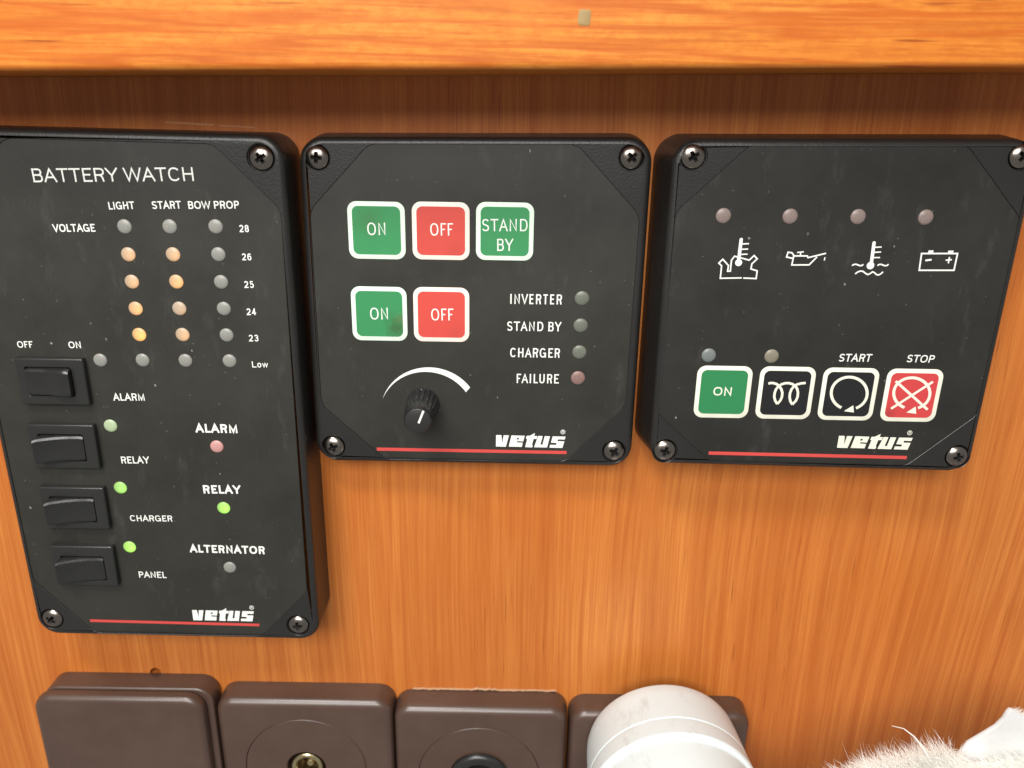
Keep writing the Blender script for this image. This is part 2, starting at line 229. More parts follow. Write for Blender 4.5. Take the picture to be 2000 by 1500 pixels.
def wool_mat():
    t = NT('cream_wool'); t.base((.945, .935, .885)); t.rough(.8)
    tr = t.n('ShaderNodeBsdfTranslucent'); tr.inputs[0].default_value = (.98, .98, .96, 1)
    mx = t.n('ShaderNodeMixShader'); mx.inputs[0].default_value = .22
    t.l(t.b.outputs[0], mx.inputs[1]); t.l(tr.outputs[0], mx.inputs[2])
    t.l(mx.outputs[0], t.t.nodes['Material Output'].inputs[0]); return t.m
M = dict(
    wall=wall_wood(), ledge=ledge_wood(),
    housing=plastic('black_textured_plastic', (.0135, .013, .012), .38, 1500, .55),
    plate=plastic('dark_grey_faceplate', (.0205, .0202, .0165), .46, 2600, .10, speck=.5, spec=.42),
    plate3=plastic('charcoal_faceplate', (.0155, .0153, .0135), .46, 2600, .10, speck=.4, spec=.38),
    switch=plastic('black_switch_plastic', (.017, .017, .016), .30, 3000, .12),
    rocker=plastic('black_rocker_plastic', (.015, .015, .0145), .24, 3000, .15),
    ink=plain('white_print', (.80, .81, .76), .5, dirt=.12),
    cream=plain('cream_print', (.78, .77, .64), .5, dirt=.25),
    mint=plain('pale_mint_border', (.70, .84, .70), .5, dirt=.1),
    pinkish=plain('pale_pink_border', (.86, .74, .66), .5, dirt=.1),
    red=plain('red_print', (.58, .06, .052), .5, dirt=.12),
    greenb=button_mat('green_button_face', (.034, .25, .085), [(-2.2, 2.6, 4.5, .55, (.045, .15, .045))]), greenb2=button_mat('stained_green_button_face', (.032, .235, .082), [(5.6, -4.2, 4.2, .85, (.035, .10, .03)), (6.5, -1.5, 2.0, .6, (.10, .16, .05))]),
    green3=button_mat('deep_green_button_face', (.022, .20, .068)), greens=button_mat('plain_green_button_face', (.034, .245, .085)),
    redb=button_mat('coral_button_face', (.58, .062, .046), [(4, -6, 4, .35, (.40, .05, .035))]), redb3=button_mat('crimson_button_face', (.54, .048, .050), [(-6, -6, 2.2, .6, (.25, .03, .03))]),
    blackb=plain('black_button_face', (.010, .0095, .011), .42),
    screw=plain('tarnished_screw_metal', (.25, .22, .195), .24, 1.0), recess=plain('near_black_recess', (.012, .010, .009), .7),  # recess: near-black inside the screw cross, also used for the chip mark
    knob=plastic('glossy_black_knob', (.014, .014, .014), .28, 3000, .1),
    knobcap=plain('knob_cap_black', (.022, .021, .02), .34),
    off=led_mat('unlit_grey_lens', (.245, .245, .222)), off2=led_mat('unlit_green_lens', (.14, .15, .122)), off3=led_mat('unlit_pink_lens', (.215, .165, .15)),
    offb=led_mat('unlit_blue_grey_lens', (.165, .185, .18)), offy=led_mat('unlit_tan_lens', (.215, .195, .145)), offr=led_mat('unlit_rose_lens', (.24, .145, .13)), offrr=led_mat('dim_red_lens', (.52, .27, .25)),
    faint=led_mat('faint_amber_lens', (.36, .30, .23), (1, .48, .16), .16),
    dimo=led_mat('dim_amber_lens', (.36, .28, .20), (1, .46, .14), .30), lito=led_mat('lit_amber_lens', (.42, .28, .17), (1, .44, .10), .42), vlito=led_mat('bright_amber_lens', (.45, .28, .14), (1, .43, .07), .62),
    dimg=led_mat('dim_green_lens', (.36, .42, .28), (.4, 1, .2), .06), litg=led_mat('lit_green_lens', (.26, .42, .14), (.40, 1, .12), .34), vlitg=led_mat('bright_green_lens', (.26, .45, .12), (.38, 1, .09), .55),
    brown=plastic('brown_bakelite', (.066, .036, .025), .38, 1300, .14, col2=(.084, .048, .035), coat=.4),
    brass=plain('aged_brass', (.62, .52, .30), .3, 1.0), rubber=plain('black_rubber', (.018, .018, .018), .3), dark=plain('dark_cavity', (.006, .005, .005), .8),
    white=plastic('off_white_plastic', (.80,.80,.76), .42, 1500, .05, col2=(.80, .79, .74)),
    hide=plastic('white_suede_hide', (.62, .62, .615), .9, 500, .8, col2=(.74, .735, .72), spec=.2),
    fur=wool_mat(), filler=plain('grey_wood_filler', (.30, .20, .075), .6), glue=plain('dried_glue', (.42, .24, .13), .5), scuff=plain('pale_scuff', (.56, .23, .085), .35),
)

def smudged_white():
    t = NT('grubby_white_plastic')
    n1 = t.noise(t.coord(), 26, 4, .6); n2 = t.noise(t.coord((1, .4, 1)), 110, 5, .75)
    c = t.mix(t.ramp(n1, [(.35, 0.), (.7, 1.)]), (.66, .745, .755), (.72, .80, .80))
    c = t.mix(t.ramp(n2, [(.55, 0.), (.72, .55)]), c, (.47, .47, .43))
    t.base(c); t.rough(.45); return t.m
M['white'] = smudged_white()

# ------------------------------------------------------------------ object helpers
def link(o, parent=None):
    COL.objects.link(o)
    if parent is not None: o.parent = parent
    return o
def tag(o, label=None, cat=None, group=None, kind=None):
    for k, v in (('label', label), ('category', cat), ('group', group), ('kind', kind)):
        if v: o[k] = v
    return o
def thing(name, loc, label, cat, group=None):
    o = bpy.data.objects.new(name, None); o.empty_display_size = .01
    link(o); o.location = Vector(loc) * MM
    return tag(o, label, cat, group)
def wpos(o):
    p = Vector(o.location)
    while o.parent: o = o.parent; p += o.location
    return p
def mesh_obj(name, bm, mat, parent=None, loc=None, smooth=30):
    """bm is in world millimetres; the object is put at loc (mm, world) and parented."""
    me = bpy.data.meshes.new(name)
    loc = Vector(loc) if loc is not None else (wpos(parent) / MM if parent else Vector((0, 0, 0)))
    bmesh.ops.translate(bm, verts=bm.verts, vec=-loc)
    bmesh.ops.scale(bm, verts=bm.verts, vec=(MM, MM, MM))
    bm.to_mesh(me); bm.free()
    for mm_ in (mat if isinstance(mat, list) else [mat]): me.materials.append(mm_)
    if smooth:
        me.polygons.foreach_set('use_smooth', [True] * len(me.polygons)); me.set_sharp_from_angle(angle=math.radians(smooth))
    o = bpy.data.objects.new(name, me); link(o, parent)
    o.location = loc * MM - (wpos(parent) if parent else Vector((0, 0, 0)))
    return o

def rounded(pts, rad, n=8):
    """polygon (x,z) with every corner rounded by its radius."""
    out = []; N = len(pts)
    for i in range(N):
        p0, p, p1 = Vector(pts[i - 1]), Vector(pts[i]), Vector(pts[(i + 1) % N])
        r = rad[i] if isinstance(rad, (list, tuple)) else rad
        a, b = (p0 - p).normalized(), (p1 - p).normalized()
        ang = a.angle(b); d = min(r / math.tan(ang / 2), .48 * (p0 - p).length, .48 * (p1 - p).length); r = d * math.tan(ang / 2)
        c = p + (a + b).normalized() * (r / math.sin(ang / 2))
        s, e = p + a * d - c, p + b * d - c
        t0 = math.atan2(s.y, s.x); dt = math.atan2(s.x * e.y - s.y * e.x, s.dot(e))
        out += [(c.x + r * math.cos(t0 + dt * k / n), c.y + r * math.sin(t0 + dt * k / n)) for k in range(n + 1)]
    return out
def area2(p): return sum(p[i - 1][0] * p[i][1] - p[i][0] * p[i - 1][1] for i in range(len(p)))
def ccw(p): return p if area2(p) > 0 else p[::-1]
def inset(pts, d):
    pts = ccw(pts); N = len(pts); out = []
    for i in range(N):
        a, b, c = Vector(pts[i - 1]), Vector(pts[i]), Vector(pts[(i + 1) % N])
        t1, t2 = (b - a).normalized(), (c - b).normalized()
        n1, n2 = Vector((-t1.y, t1.x)), Vector((-t2.y, t2.x)); nn = (n1 + n2)
        nn = nn / max(nn.length_squared / 2, .2)
        out.append((b.x + nn.x * d, b.y + nn.y * d))
    return out
def circle(cx, cz, r, n=32): return [(cx + r * math.cos(2 * math.pi * i / n), cz + r * math.sin(2 * math.pi * i / n)) for i in range(n)]
def ring(bm, pts, y): return [bm.verts.new((x, y, z)) for x, z in pts]
def bridge(bm, a, b):
    n = len(a)
    for i in range(n):
        j = (i + 1) % n
        try: bm.faces.new((a[i], a[j], b[j], b[i]))
        except ValueError: pass
def inside(p, L):
    r = False
    for i in range(len(L)):
        (x0, y0), (x1, y1) = L[i - 1], L[i]
        if (y0 > p[1]) != (y1 > p[1]) and p[0] < (x1 - x0) * (p[1] - y0) / (y1 - y0) + x0: r = not r
    return r
def cap(bm, loops):
    """fill between an outer vertex loop and hole loops (all in one plane of constant y)."""
    vs = [v for L in loops for v in L]; es = []; k = 0
    for L in loops:
        es += [(k + i, k + (i + 1) % len(L)) for i in range(len(L))]; k += len(L)
    co, ed, fa, ov, oe, of = delaunay_2d_cdt([Vector((v.co.x, v.co.z)) for v in vs], es, [], 0, 1e-7)
    mp = [vs[o[0]] if o else None for o in ov]
    xy = [[(v.co.x, v.co.z) for v in L] for L in loops]
    for f in fa:
        q = [mp[i] for i in f]
        if None in q or len(set(q)) < 3: continue
        c = (sum(v.co.x for v in q) / len(q), sum(v.co.z for v in q) / len(q))
        if not inside(c, xy[0]) or any(inside(c, h) for h in xy[1:]): continue
        try: bm.faces.new(q)
        except ValueError: pass
def finish(bm):
    bmesh.ops.recalc_face_normals(bm, faces=bm.faces); return bm
def slab(pts, y0, y1, bev=0., n=4, back=False, holes=(), flare=0., skew=0.):
    """solid from y0 (far, wall side) to y1 (front) with a rounded front edge; holes = [(loop, depth)] recesses in the front face."""
    bm = bmesh.new(); pts = ccw(pts)
    prev = ring(bm, [(x + (skew if x < sum(q[0] for q in pts) / len(pts) else -skew * 2.6), z) for x, z in (inset(pts, -flare) if flare else pts)], y0)
    if back: cap(bm, [prev])
    for k in range(n + 1 if bev else 1):
        a = math.pi / 2 * k / n if bev else 0
        cur = ring(bm, inset(pts, bev * (1 - math.cos(a))) if bev else pts, y1 + bev * (1 - math.sin(a)))
        bridge(bm, prev, cur); prev = cur
    loops = [prev]
    for L, d in holes:
        L = ccw(L); a = ring(bm, L, y1); b = ring(bm, inset(L, .12), y1 + .12); c = ring(bm, inset(L, .12), y1 + d)
        loops.append(a); bridge(bm, a, b); bridge(bm, b, c); cap(bm, [c])
    cap(bm, loops)
    return finish(bm)
def lathe(prof, cx, cz, n=48, closed_front=True):
    """prof = [(radius, y)] turned round the axis through (cx, cz) normal to the wall."""
    bm = bmesh.new(); prev = None
    for r, y in prof:
        if r < 1e-6:
            c = bm.verts.new((cx, y, cz))
            if prev: [bm.faces.new((prev[i], prev[(i + 1) % n], c)) for i in range(n)]
            prev = None; continue
        cur = ring(bm, circle(cx, cz, r, n), y)
        if prev: bridge(bm, prev, cur)
        prev = cur
    return finish(bm)
def sheet(bm, pts, y):
    cap(bm, [ring(bm, ccw(pts), y)])

# ---- flat printed strokes
def stroke(bm, pts, w, y, closed=False, roundends=False):
    p = [Vector(q) for q in pts]
    p = [q for i, q in enumerate(p) if i == 0 or (q - p[i - 1]).length > 1e-5]
    if roundends and not closed:
        for idx in (0, -1):
            c = p[idx]; sheet(bm, circle(c.x, c.y, w / 2 * .995, 14), y - .004 * (1.5 + idx))
    N = len(p); h = w / 2; L = []; R = []
    for i in range(N):
        a = p[i - 1] if (i > 0 or closed) else None; b = p[(i + 1) % N] if (i < N - 1 or closed) else None
        t1 = (p[i] - a).normalized() if a is not None else (b - p[i]).normalized()
        t2 = (b - p[i]).normalized() if b is not None else t1
        n1, n2 = Vector((-t1.y, t1.x)), Vector((-t2.y, t2.x)); nn = n1 + n2
        nn = nn / max(nn.length_squared / 2, .28)
        L.append(p[i] + nn * h); R.append(p[i] - nn * h)
    va = [bm.verts.new((q.x, y, q.y)) for q in L]; vb = [bm.verts.new((q.x, y, q.y)) for q in R]
    for i in range(N if closed else N - 1):
        j = (i + 1) % N; bm.faces.new((va[i], va[j], vb[j], vb[i]))

def el(cx, cy, rx, ry, a0, a1, n=10, e=2.35):
    out = []
    for i in range(n + 1):
        t = math.radians(a0 + (a1 - a0) * i / n); c, s = math.cos(t), math.sin(t)
        out.append((cx + rx * math.copysign(abs(c) ** (2 / e), c), cy + ry * math.copysign(abs(s) ** (2 / e), s)))
    return out
# skeletons of plain grotesque letters: ink width, left bearing, right bearing, strokes in a 0..1 box
def glyphs():
    g = {}
    g['A'] = (.84, .0, .0, [[(0, 0), (.5, 1), (1, 0)], [(.17, .33), (.83, .33)]])
    g['B'] = (.66, .1, .05, [[(0, 0), (0, 1)], [(0, 1)] + el(.58, .765, .36, .235, 90, -90) + [(0, .53)], [(0, 0)] + el(.6, .265, .4, .265, -90, 90)])
    g['C'] = (.78, .06, .05, [el(.5, .5, .5, .5, 38, 322, 26)])
    g['D'] = (.74, .1, .06, [[(0, 0), (0, 1)] + el(.42, .5, .58, .5, 90, -90, 16) + ['c']])
    g['E'] = (.60, .1, .04, [[(1, 1), (0, 1), (0, 0), (1, 0)], [(0, .52), (.92, .52)]])
    g['F'] = (.56, .1, .02, [[(1, 1), (0, 1), (0, 0)], [(0, .5), (.86, .5)]])
    g['G'] = (.82, .06, .09, [el(.5, .5, .5, .5, 40, 330, 26) + [(1, .46), (.55, .46)], [(1, .46), (1, 0)]])
    g['H'] = (.70, .1, .1, [[(0, 0), (0, 1)], [(1, 0), (1, 1)], [(0, .52), (1, .52)]])
    g['I'] = (.0, .12, .12, [[(0, 0), (0, 1)]])
    g['L'] = (.54, .1, .02, [[(0, 1), (0, 0), (1, 0)]])
    g['M'] = (.84, .1, .1, [[(0, 0), (0, 1), (.5, .04), (1, 1), (1, 0)]])
    g['N'] = (.70, .1, .1, [[(0, 0), (0, 1), (1, 0), (1, 1)]])
    g['O'] = (.86, .06, .06, [el(.5, .5, .5, .5, 0, 350, 35) + ['c']])
    g['P'] = (.64, .1, .04, [[(0, 0), (0, 1)], [(0, 1)] + el(.56, .735, .44, .265, 90, -90) + [(0, .47)]])
    g['R'] = (.68, .1, .05, [[(0, 0), (0, 1)], [(0, 1)] + el(.56, .745, .42, .255, 90, -90) + [(0, .49)], [(.5, .49), (.66, .44), (.80, .30), (.90, 0)]])
    g['S'] = (.68, .06, .05, [el(.5, .745, .47, .255, 20, 180, 12) + [(.04, .70), (.14, .58), (.5, .51), (.86, .42)] + [(.97, .30)] + el(.5, .265, .5, .265, 0, -160, 12)])
    g['T'] = (.74, .02, .02, [[(0, 1), (1, 1)], [(.5, 1), (.5, 0)]])
    g['U'] = (.70, .1, .1, [[(0, 1)] + el(.5, .36, .5, .36, 180, 360, 14) + [(1, 1)]])
    g['V'] = (.82, .0, .0, [[(0, 1), (.5, 0), (1, 1)]])
    g['W'] = (1.18, .0, .0, [[(0, 1), (.25, 0), (.5, 1), (.75, 0), (1, 1)]])
    g['Y'] = (.80, .0, .0, [[(0, 1), (.5, .44), (1, 1)], [(.5, .44), (.5, 0)]])
    g['o'] = (.50, .05, .05, [[(x, y * .72) for x, y in el(.5, .5, .5, .5, 0, 350, 28)] + ['c']])
    g['w'] = (.74, .0, .0, [[(0, .72), (.25, 0), (.5, .72), (.75, 0), (1, .72)]])
    g['2'] = (.54, .08, .08, [el(.5, .72, .48, .28, 170, -20, 12) + [(.86, .50), (.55, .33), (.2, .16), (.02, 0), (1, 0)]])
    g['3'] = (.54, .08, .08, [el(.5, .755, .46, .245, 165, -90, 14) + [(.38, .52)], [(.38, .52)] + el(.5, .26, .5, .26, 90, -165, 14)])
    g['4'] = (.56, .06, .06, [[(1, .25), (0, .25), (.72, 1)], [(.72, 1), (.72, 0)]])
    g['5'] = (.54, .08, .08, [[(.92, 1), (.16, 1), (.06, .50)] + el(.5, .32, .5, .32, 135, -160, 16)])
    g['6'] = (.54, .08, .08, [el(.52, .70, .46, .30, 30, 180, 10) + [(.0, .34)], el(.5, .31, .5, .31, 0, 350, 24) + ['c']])
    g['8'] = (.54, .08, .08, [el(.5, .755, .44, .245, 0, 350, 20) + ['c'], el(.5, .265, .5, .265, 0, 350, 22) + ['c']])
    return g
GL = glyphs()
WEIGHT = {'light': .115, 'regular': .155, 'bold': .205, 'narrow': .135, 'narrow light': .105, 'italic': .15}
def lettering(bm, text, style, x0, z0, x1, z1, capn, y):
    w = WEIGHT[style]; narrow = .70 if 'narrow' in style else 1.0
    pen = 0.; lay = []
    for ch in text:
        if ch == ' ': pen += .34 * narrow; continue
        gw, lb, rb, st = GL[ch]; gw *= narrow
        pen += lb * (.9 if narrow < 1 else 1) * .9; lay.append((pen + w / 2, gw - w if gw > w else 0, st)); pen += max(gw, w) + (rb + .03) * .9
        last = lay[-1][0] + lay[-1][1] + w / 2
    first = lay[0][0] - w / 2; total = last - first
    d = Vector((x1 - x0, z1 - z0)); Lx = d.length; d.normalize(); up = Vector((-d.y, d.x))
    sx = Lx / total; k = 0; slant = .10 if style == 'italic' else 0.
    if slant: sx = (Lx - slant * capn * .9) / total
    hw = w / 2
    for gx, gw, st in lay:
        for k, path in enumerate(st):
            closed = path[-1] == 'c'; pts = []
            for q in (path[:-1] if closed else path):
                yy = (hw + q[1] * (1 - w)) * capn
                xx = (gx - first + q[0] * gw) * sx + slant * yy
                # run butt ends out to the full letter height
                pts.append(q + (xx, yy))
            P2 = []
            for i, (qx, qy, xx, yy) in enumerate(pts):
                end = (not closed) and i in (0, len(pts) - 1)
                if end:
                    o = pts[1] if i == 0 else pts[-2]
                    t = Vector((xx - o[2], yy - o[3])).normalized()
                    if abs(t.y) > .5 and qy in (0, 1): e = hw * capn / abs(t.y); xx += t.x * e; yy += t.y * e
                    elif abs(t.x) > .9 and qx in (0, 1) and text[0] != 'I': e = hw * sx; xx += t.x * e
                P2.append(Vector((x0, z0)) + d * xx + up * yy)
            stroke(bm, P2, w * capn if True else 0, y - .012 * k, closed)

def screw_meshes():
    """one pan-head cross-recess screw, the cross cut out of the dome."""
    prof = [(3.55, .9), (3.62, .25), (3.5, -.15), (3.2, -.55), (2.7, -.92), (2.0, -1.22), (1.2, -1.40), (.5, -1.46), (0, -1.47)]
    hd = mesh_obj('head_tmp', lathe(prof, 0, 0, 40), M['screw'], smooth=0)
    bm = bmesh.new()
    for r in (0, math.pi / 2):
        vs = []
        for x, y, z in ((-2.1, -2, -.66), (2.1, -2, -.66), (2.1, -2, .66), (-2.1, -2, .66), (-.85, -.1, -.34), (.85, -.1, -.34), (.85, -.1, .34), (-.85, -.1, .34)):
            c, s = math.cos(r), math.sin(r); vs.append(bm.verts.new((c * x - s * z, y + r * .003, s * x + c * z)))
        for f in ((0, 1, 2, 3), (7, 6, 5, 4), (0, 4, 5, 1), (1, 5, 6, 2), (2, 6, 7, 3), (3, 7, 4, 0)): bm.faces.new([vs[i] for i in f])
    ct = mesh_obj('cross_tmp', finish(bm), M['recess'], smooth=0)
    md = hd.modifiers.new('cut', 'BOOLEAN'); md.object = ct; md.operation = 'DIFFERENCE'; md.solver = 'EXACT'; md.use_self = True
    md.material_mode = 'TRANSFER'
    dg = bpy.context.evaluated_depsgraph_get(); dg.update()
    me = bpy.data.meshes.new_from_object(hd.evaluated_get(dg)); me.name = 'screw'
    me.polygons.foreach_set('use_smooth', [True] * len(me.polygons)); me.set_sharp_from_angle(angle=math.radians(32))
    bpy.data.objects.remove(hd); bpy.data.objects.remove(ct)
    return me
SCREW = screw_meshes()

# ------------------------------------------------------------------ setting: the panelled wall
WALL_Y = 10.5
def build_wall():
    pts = [(-420, -420), (560, -420), (560, 160), (-420, 160)]
    hole = [(-76.4 + dx, -187.4 + dz) for dx, dz in ((0, -2), (.2, -.2), (.9, .7), (2.2, 1.2), (3.5, .8), (4.2, -.1), (4.3, -2))]
    bm = bmesh.new(); a = ring(bm, ccw(pts), WALL_Y); b = ring(bm, ccw(hole), WALL_Y); c = ring(bm, ccw(hole), WALL_Y + 9)
    cap(bm, [a, b]); bridge(bm, b, c); cap(bm, [c]); d = ring(bm, ccw(pts), WALL_Y + 12); bridge(bm, a, d)
    o = mesh_obj('wall', finish(bm), M['wall'], smooth=0); o['kind'] = 'structure'
    bm = bmesh.new(); stroke(bm, [(-46, 8.0), (-40, 7.8), (-32, 7.45)], .55, WALL_Y - .04); stroke(bm, [(-30.5, 7.3), (-26, 7.2), (-20, 6.95)], .35, WALL_Y - .04)
    mesh_obj('scuff_mark', finish(bm), M['scuff'], o, smooth=0)
    return o
build_wall()

# ------------------------------------------------------------------ the ledge above
def build_ledge():
    t = thing('wooden_ledge', (55, WALL_Y, 45), 'bright orange varnished wooden ledge running across the top above the black panels', 'ledge')
    R = 1.8; prof = []
    zb, yf = 22.6, -30.
    prof = [(WALL_Y - .3, zb)] + [(yf + R * (1 - math.sin(a)), zb + R * (1 - math.cos(a))) for a in [math.pi / 2 * k / 8 for k in range(9)]] + [(yf, 95.), (WALL_Y - .3, 95.)]
    bm = bmesh.new(); xs = [-420 + 20 * i for i in range(50)]
    rows = [[bm.verts.new((x, y, z + .021 * (x - 55))) for y, z in prof] for x in xs]
    for i in range(len(xs) - 1):
        for j in range(len(prof)):
            k = (j + 1) % len(prof); bm.faces.new((rows[i][j], rows[i + 1][j], rows[i + 1][k], rows[i][k]))
    bm.faces.new(rows[0]); bm.faces.new(rows[-1])
    mesh_obj('board', finish(bm), M['ledge'], t, smooth=35)
    mesh_obj('wood_plug', slab(rounded([(70.9, 32.6), (73.9, 32.5), (74.0, 36.0), (71.1, 36.1)], .7, 4), -29.9, -30.12, .1, 2), M['filler'], t)
build_ledge()

# ------------------------------------------------------------------ panels
def housing(t, k, rad):
    q = HOUSING[k]; y = {1: -6.75, 2: 0., 3: -6.75}[k]
    outer = rounded(q, rad, 10)
    plate = rounded(PLATE[k], 6.0, 7)
    holes = [(plate, .40)] + [(circle(x, z, 4.05, 30), .9) for x, z in SCREWS[k]]
    mesh_obj('housing', slab(outer, WALL_Y - .2, y - .25, 1.9, 6, holes=holes, flare={1: .1, 2: .8, 3: .8}[k], skew={1: 0, 2: 0, 3: -1.6}[k]), M['housing'], t, smooth=40)
    bm = bmesh.new(); sheet(bm, inset(plate, .22), y)
    p = mesh_obj('faceplate', finish(bm), M['plate3'] if k == 3 else M['plate'], t, smooth=0)
    for i, (x, z) in enumerate(SCREWS[k]):
        o = bpy.data.objects.new('screw', SCREW); link(o, t)
        o.location = Vector((x, y + .35, z)) * MM - wpos(t); o.rotation_euler = (0, [.1, .75, 1.25, .4][(i + k) % 4] + .2 * k, 0)
    return p, y
def light(t, x, z, y, mat, label=None, r=2.06):
    prof = [(r, .1), (r, -.12), (r * .97, -.3), (r * .86, -.58), (r * .66, -.84), (r * .36, -1.02), (0, -1.08)]
    h = .55
    o = mesh_obj('indicator_light', lathe([(a, y + b * h) for a, b in prof], x, z, 28), M[mat], t, (x, y, z), smooth=60)
    if label: o['label'] = label
    return o
def print_text(p, k, y, only=None):
    for kk, s, st, x0, z0, x1, z1, c in LETTERING:
        if kk != k: continue
        if only is not None and not only(s, x0, z0): continue
        bm = bmesh.new(); lettering(bm, s, st, x0, z0, x1, z1, c, y - .03)
        mesh_obj('lettering', finish(bm), M['ink'], p, smooth=0)
def branding(p, k, y):
    (xa, za), (xb, zb), w = STRIPES[k]
    bm = bmesh.new(); stroke(bm, [(xa, za), (xb, zb)], w, y - .03); mesh_obj('red_stripe', finish(bm), M['red'], p, smooth=0)
    L = LOGOS[k]; bm = bmesh.new()
    for i, q in enumerate(L[:5]):
        lo = [ring(bm, ccw(q), y - .03)]
        if i == 1: lo.append(ring(bm, ccw(L[5]), y - .03))
        cap(bm, lo)
    x, z = REGMARKS[k]; r = .82
    stroke(bm, circle(x, z, r * .85, 20), .16, y - .03, True)
    stroke(bm, [(x - .25, z - .42), (x - .25, z + .42), (x + .1, z + .42), (x + .28, z + .22), (x + .1, z + .02), (x - .22, z + .02)], .15, y - .042)
    stroke(bm, [(x + .05, z + .02), (x + .3, z - .42)], .15, y - .055)
    mesh_obj('logo', finish(bm), M['ink' if k < 3 else 'cream'], p, smooth=0)
def push_button(t, r, y, face, border, bw=1.32):
    cx, cz, w, h = r; w = h = (w + h) / 2
    sq = lambda s: [(cx - s / 2, cz - s / 2), (cx + s / 2, cz - s / 2), (cx + s / 2, cz + s / 2), (cx - s / 2, cz + s / 2)]
    bm = slab(rounded(sq(w), 2.7, 7), y + .02, y - .10, .06, 2)
    b = mesh_obj('push_button', bm, M[border], t, (cx, y, cz), smooth=40)
    bm = bmesh.new(); sheet(bm, rounded(sq(w - 2 * bw), 1.75, 7), y - .125)
    mesh_obj('button_face', finish(bm), M[face], b, (cx, y, cz), smooth=0)
    return b
def inkpart(parent, name, fn, mat='ink'):
    bm = bmesh.new(); fn(bm); return mesh_obj(name, finish(bm), M[mat], parent, smooth=0)

# ---- 1: battery monitor
y1 = -6.75
t1 = thing('battery_panel', (-55, WALL_Y, -77), 'tall black battery watch panel with a grid of indicator lights and four rocker switches', 'control panel', 'black control panels screwed to the wood wall')
p1, y = housing(t1, 1, [7, 7, 7, 7])
print_text(p1, 1, y); branding(p1, 1, y)
kinds = ['off', 'off', 'off', 'dimo', 'dimo', 'off', 'dimo', 'lito', 'off', 'lito', 'faint', 'off', 'vlito', 'dimo', 'off', 'off', 'off', 'off', 'off', 'dimg', 'litg', 'vlitg', 'offrr', 'vlitg', 'off']
names = {'dimo': 'dimly glowing amber light', 'lito': 'lit amber light', 'vlito': 'brightest lit amber light', 'dimg': 'dim green light', 'litg': 'lit green light', 'vlitg': 'bright green light', 'offrr': 'unlit pink alarm light'}
for (x, z), kd in zip(LIGHTS[1], kinds): light(t1, x, z, y, kd, names.get(kd))
def rocker_switch(t, bez, opn, y, on):
    cx, cz, w, h = bez; ox, oz, ow, oh = opn
    yb = y - 2.1
    rc = lambda x, z, a, b: [(x - a / 2, z - b / 2), (x + a / 2, z - b / 2), (x + a / 2, z + b / 2), (x - a / 2, z + b / 2)]
    b = mesh_obj('rocker_switch', slab(rounded(rc(cx, cz, 20.5, 14.9), .6, 3), y + .2, yb, .55, 5, holes=[(rounded(rc(ox, oz, 14.3, 9.4), .7, 3), 1.4)]), M['switch'], t, (cx, y, cz), smooth=35)
    # rocker: a dished cap, one half standing proud and the other pressed in
    W, H = 13.7, 8.7; n = 18; bm = bmesh.new(); rows = []
    for i in range(n + 1):
        u = -1 + 2 * i / n
        s = -u if on else u
        if on: p = .45 + 3.1 * max(0, (s + .35) / 1.35) ** 1.6 - .5 * max(0, -s) ** 2
        else: p = (.75 + 1.7 * max(0, s) ** .9 - .7 * max(0, s) ** 4) if s > 0 else (.75 + .25 * s)
        p += .25
        x = ox + u * W / 2; row = []; k_ = 1 - .10 * max(0, abs(u) - .80) ** 2 / .04 * .8
        rr = 1.0
        for (dz, dy) in ((-H / 2, 1.6), (-H / 2, -p + rr), (-H / 2 + rr * .3, -p + rr * .3), (-H / 2 + rr, -p), (-H * .2, -p + .12), (H * .2, -p + .12), (H / 2 - rr, -p), (H / 2 - rr * .3, -p + rr * .3), (H / 2, -p + rr), (H / 2, 1.6)):
            row.append(bm.verts.new((x, yb + dy, oz + dz * k_)))
        rows.append(row)
    for i in range(n):
        for j in range(9): bm.faces.new((rows[i][j], rows[i][j + 1], rows[i + 1][j + 1], rows[i + 1][j]))
    bm.faces.new(rows[0]); bm.faces.new(rows[-1])
    r = mesh_obj('rocker', finish(bm), M['rocker'], b, (ox, yb, oz), smooth=24)
    b['label'] = 'rocker switch pressed to the on side' if on else 'rocker switch at the top pressed to the off side'
for i, (bz, op) in enumerate(SWITCHES): rocker_switch(t1, bz, op, y, i > 0)
# a chip knocked out of the faceplate
mesh_obj('chip_mark', lathe([(.62, y + .02), (.55, y - .03), (.3, y - .035), (0, y - .035)], -76.5, -45.1, 9), M['recess'], p1, smooth=0)

# ---- 2: inverter control
t2 = thing('inverter_panel', (45, WALL_Y, -45), 'square black control panel with five coloured push buttons and a protruding black knob', 'control panel', 'black control panels screwed to the wood wall')
p2, y = housing(t2, 2, 7)
branding(p2, 2, y)
print_text(p2, 2, y, lambda s, x, z: len(s) > 6)
bl = []
for r, fc, bd, lab in zip(BUTTONS2, ('greenb', 'redb', 'greens', 'greenb2', 'redb'), ('mint', 'pinkish', 'mint', 'mint', 'pinkish'), ('green on button, upper row', 'red off button, upper row', 'green stand by button', 'green on button with a dark stain, lower row', 'red off button, lower row')):
    b = push_button(t2, r, y, fc, bd); b['label'] = lab; bl.append(b)
for kk, s, st, x0, z0, x1, z1, c in LETTERING:
    if kk == 2 and x0 < 60 and s in ('ON', 'OFF', 'STAND', 'BY'):
        cx, cz = (x0 + x1) / 2, z0
        i = min(range(5), key=lambda i: abs(BUTTONS2[i][0] - cx) + abs(BUTTONS2[i][1] - cz))
        bm = bmesh.new(); lettering(bm, s, st, x0, z0, x1, z1, c, y - .15); mesh_obj('lettering', finish(bm), M['ink'], bl[i], smooth=0)
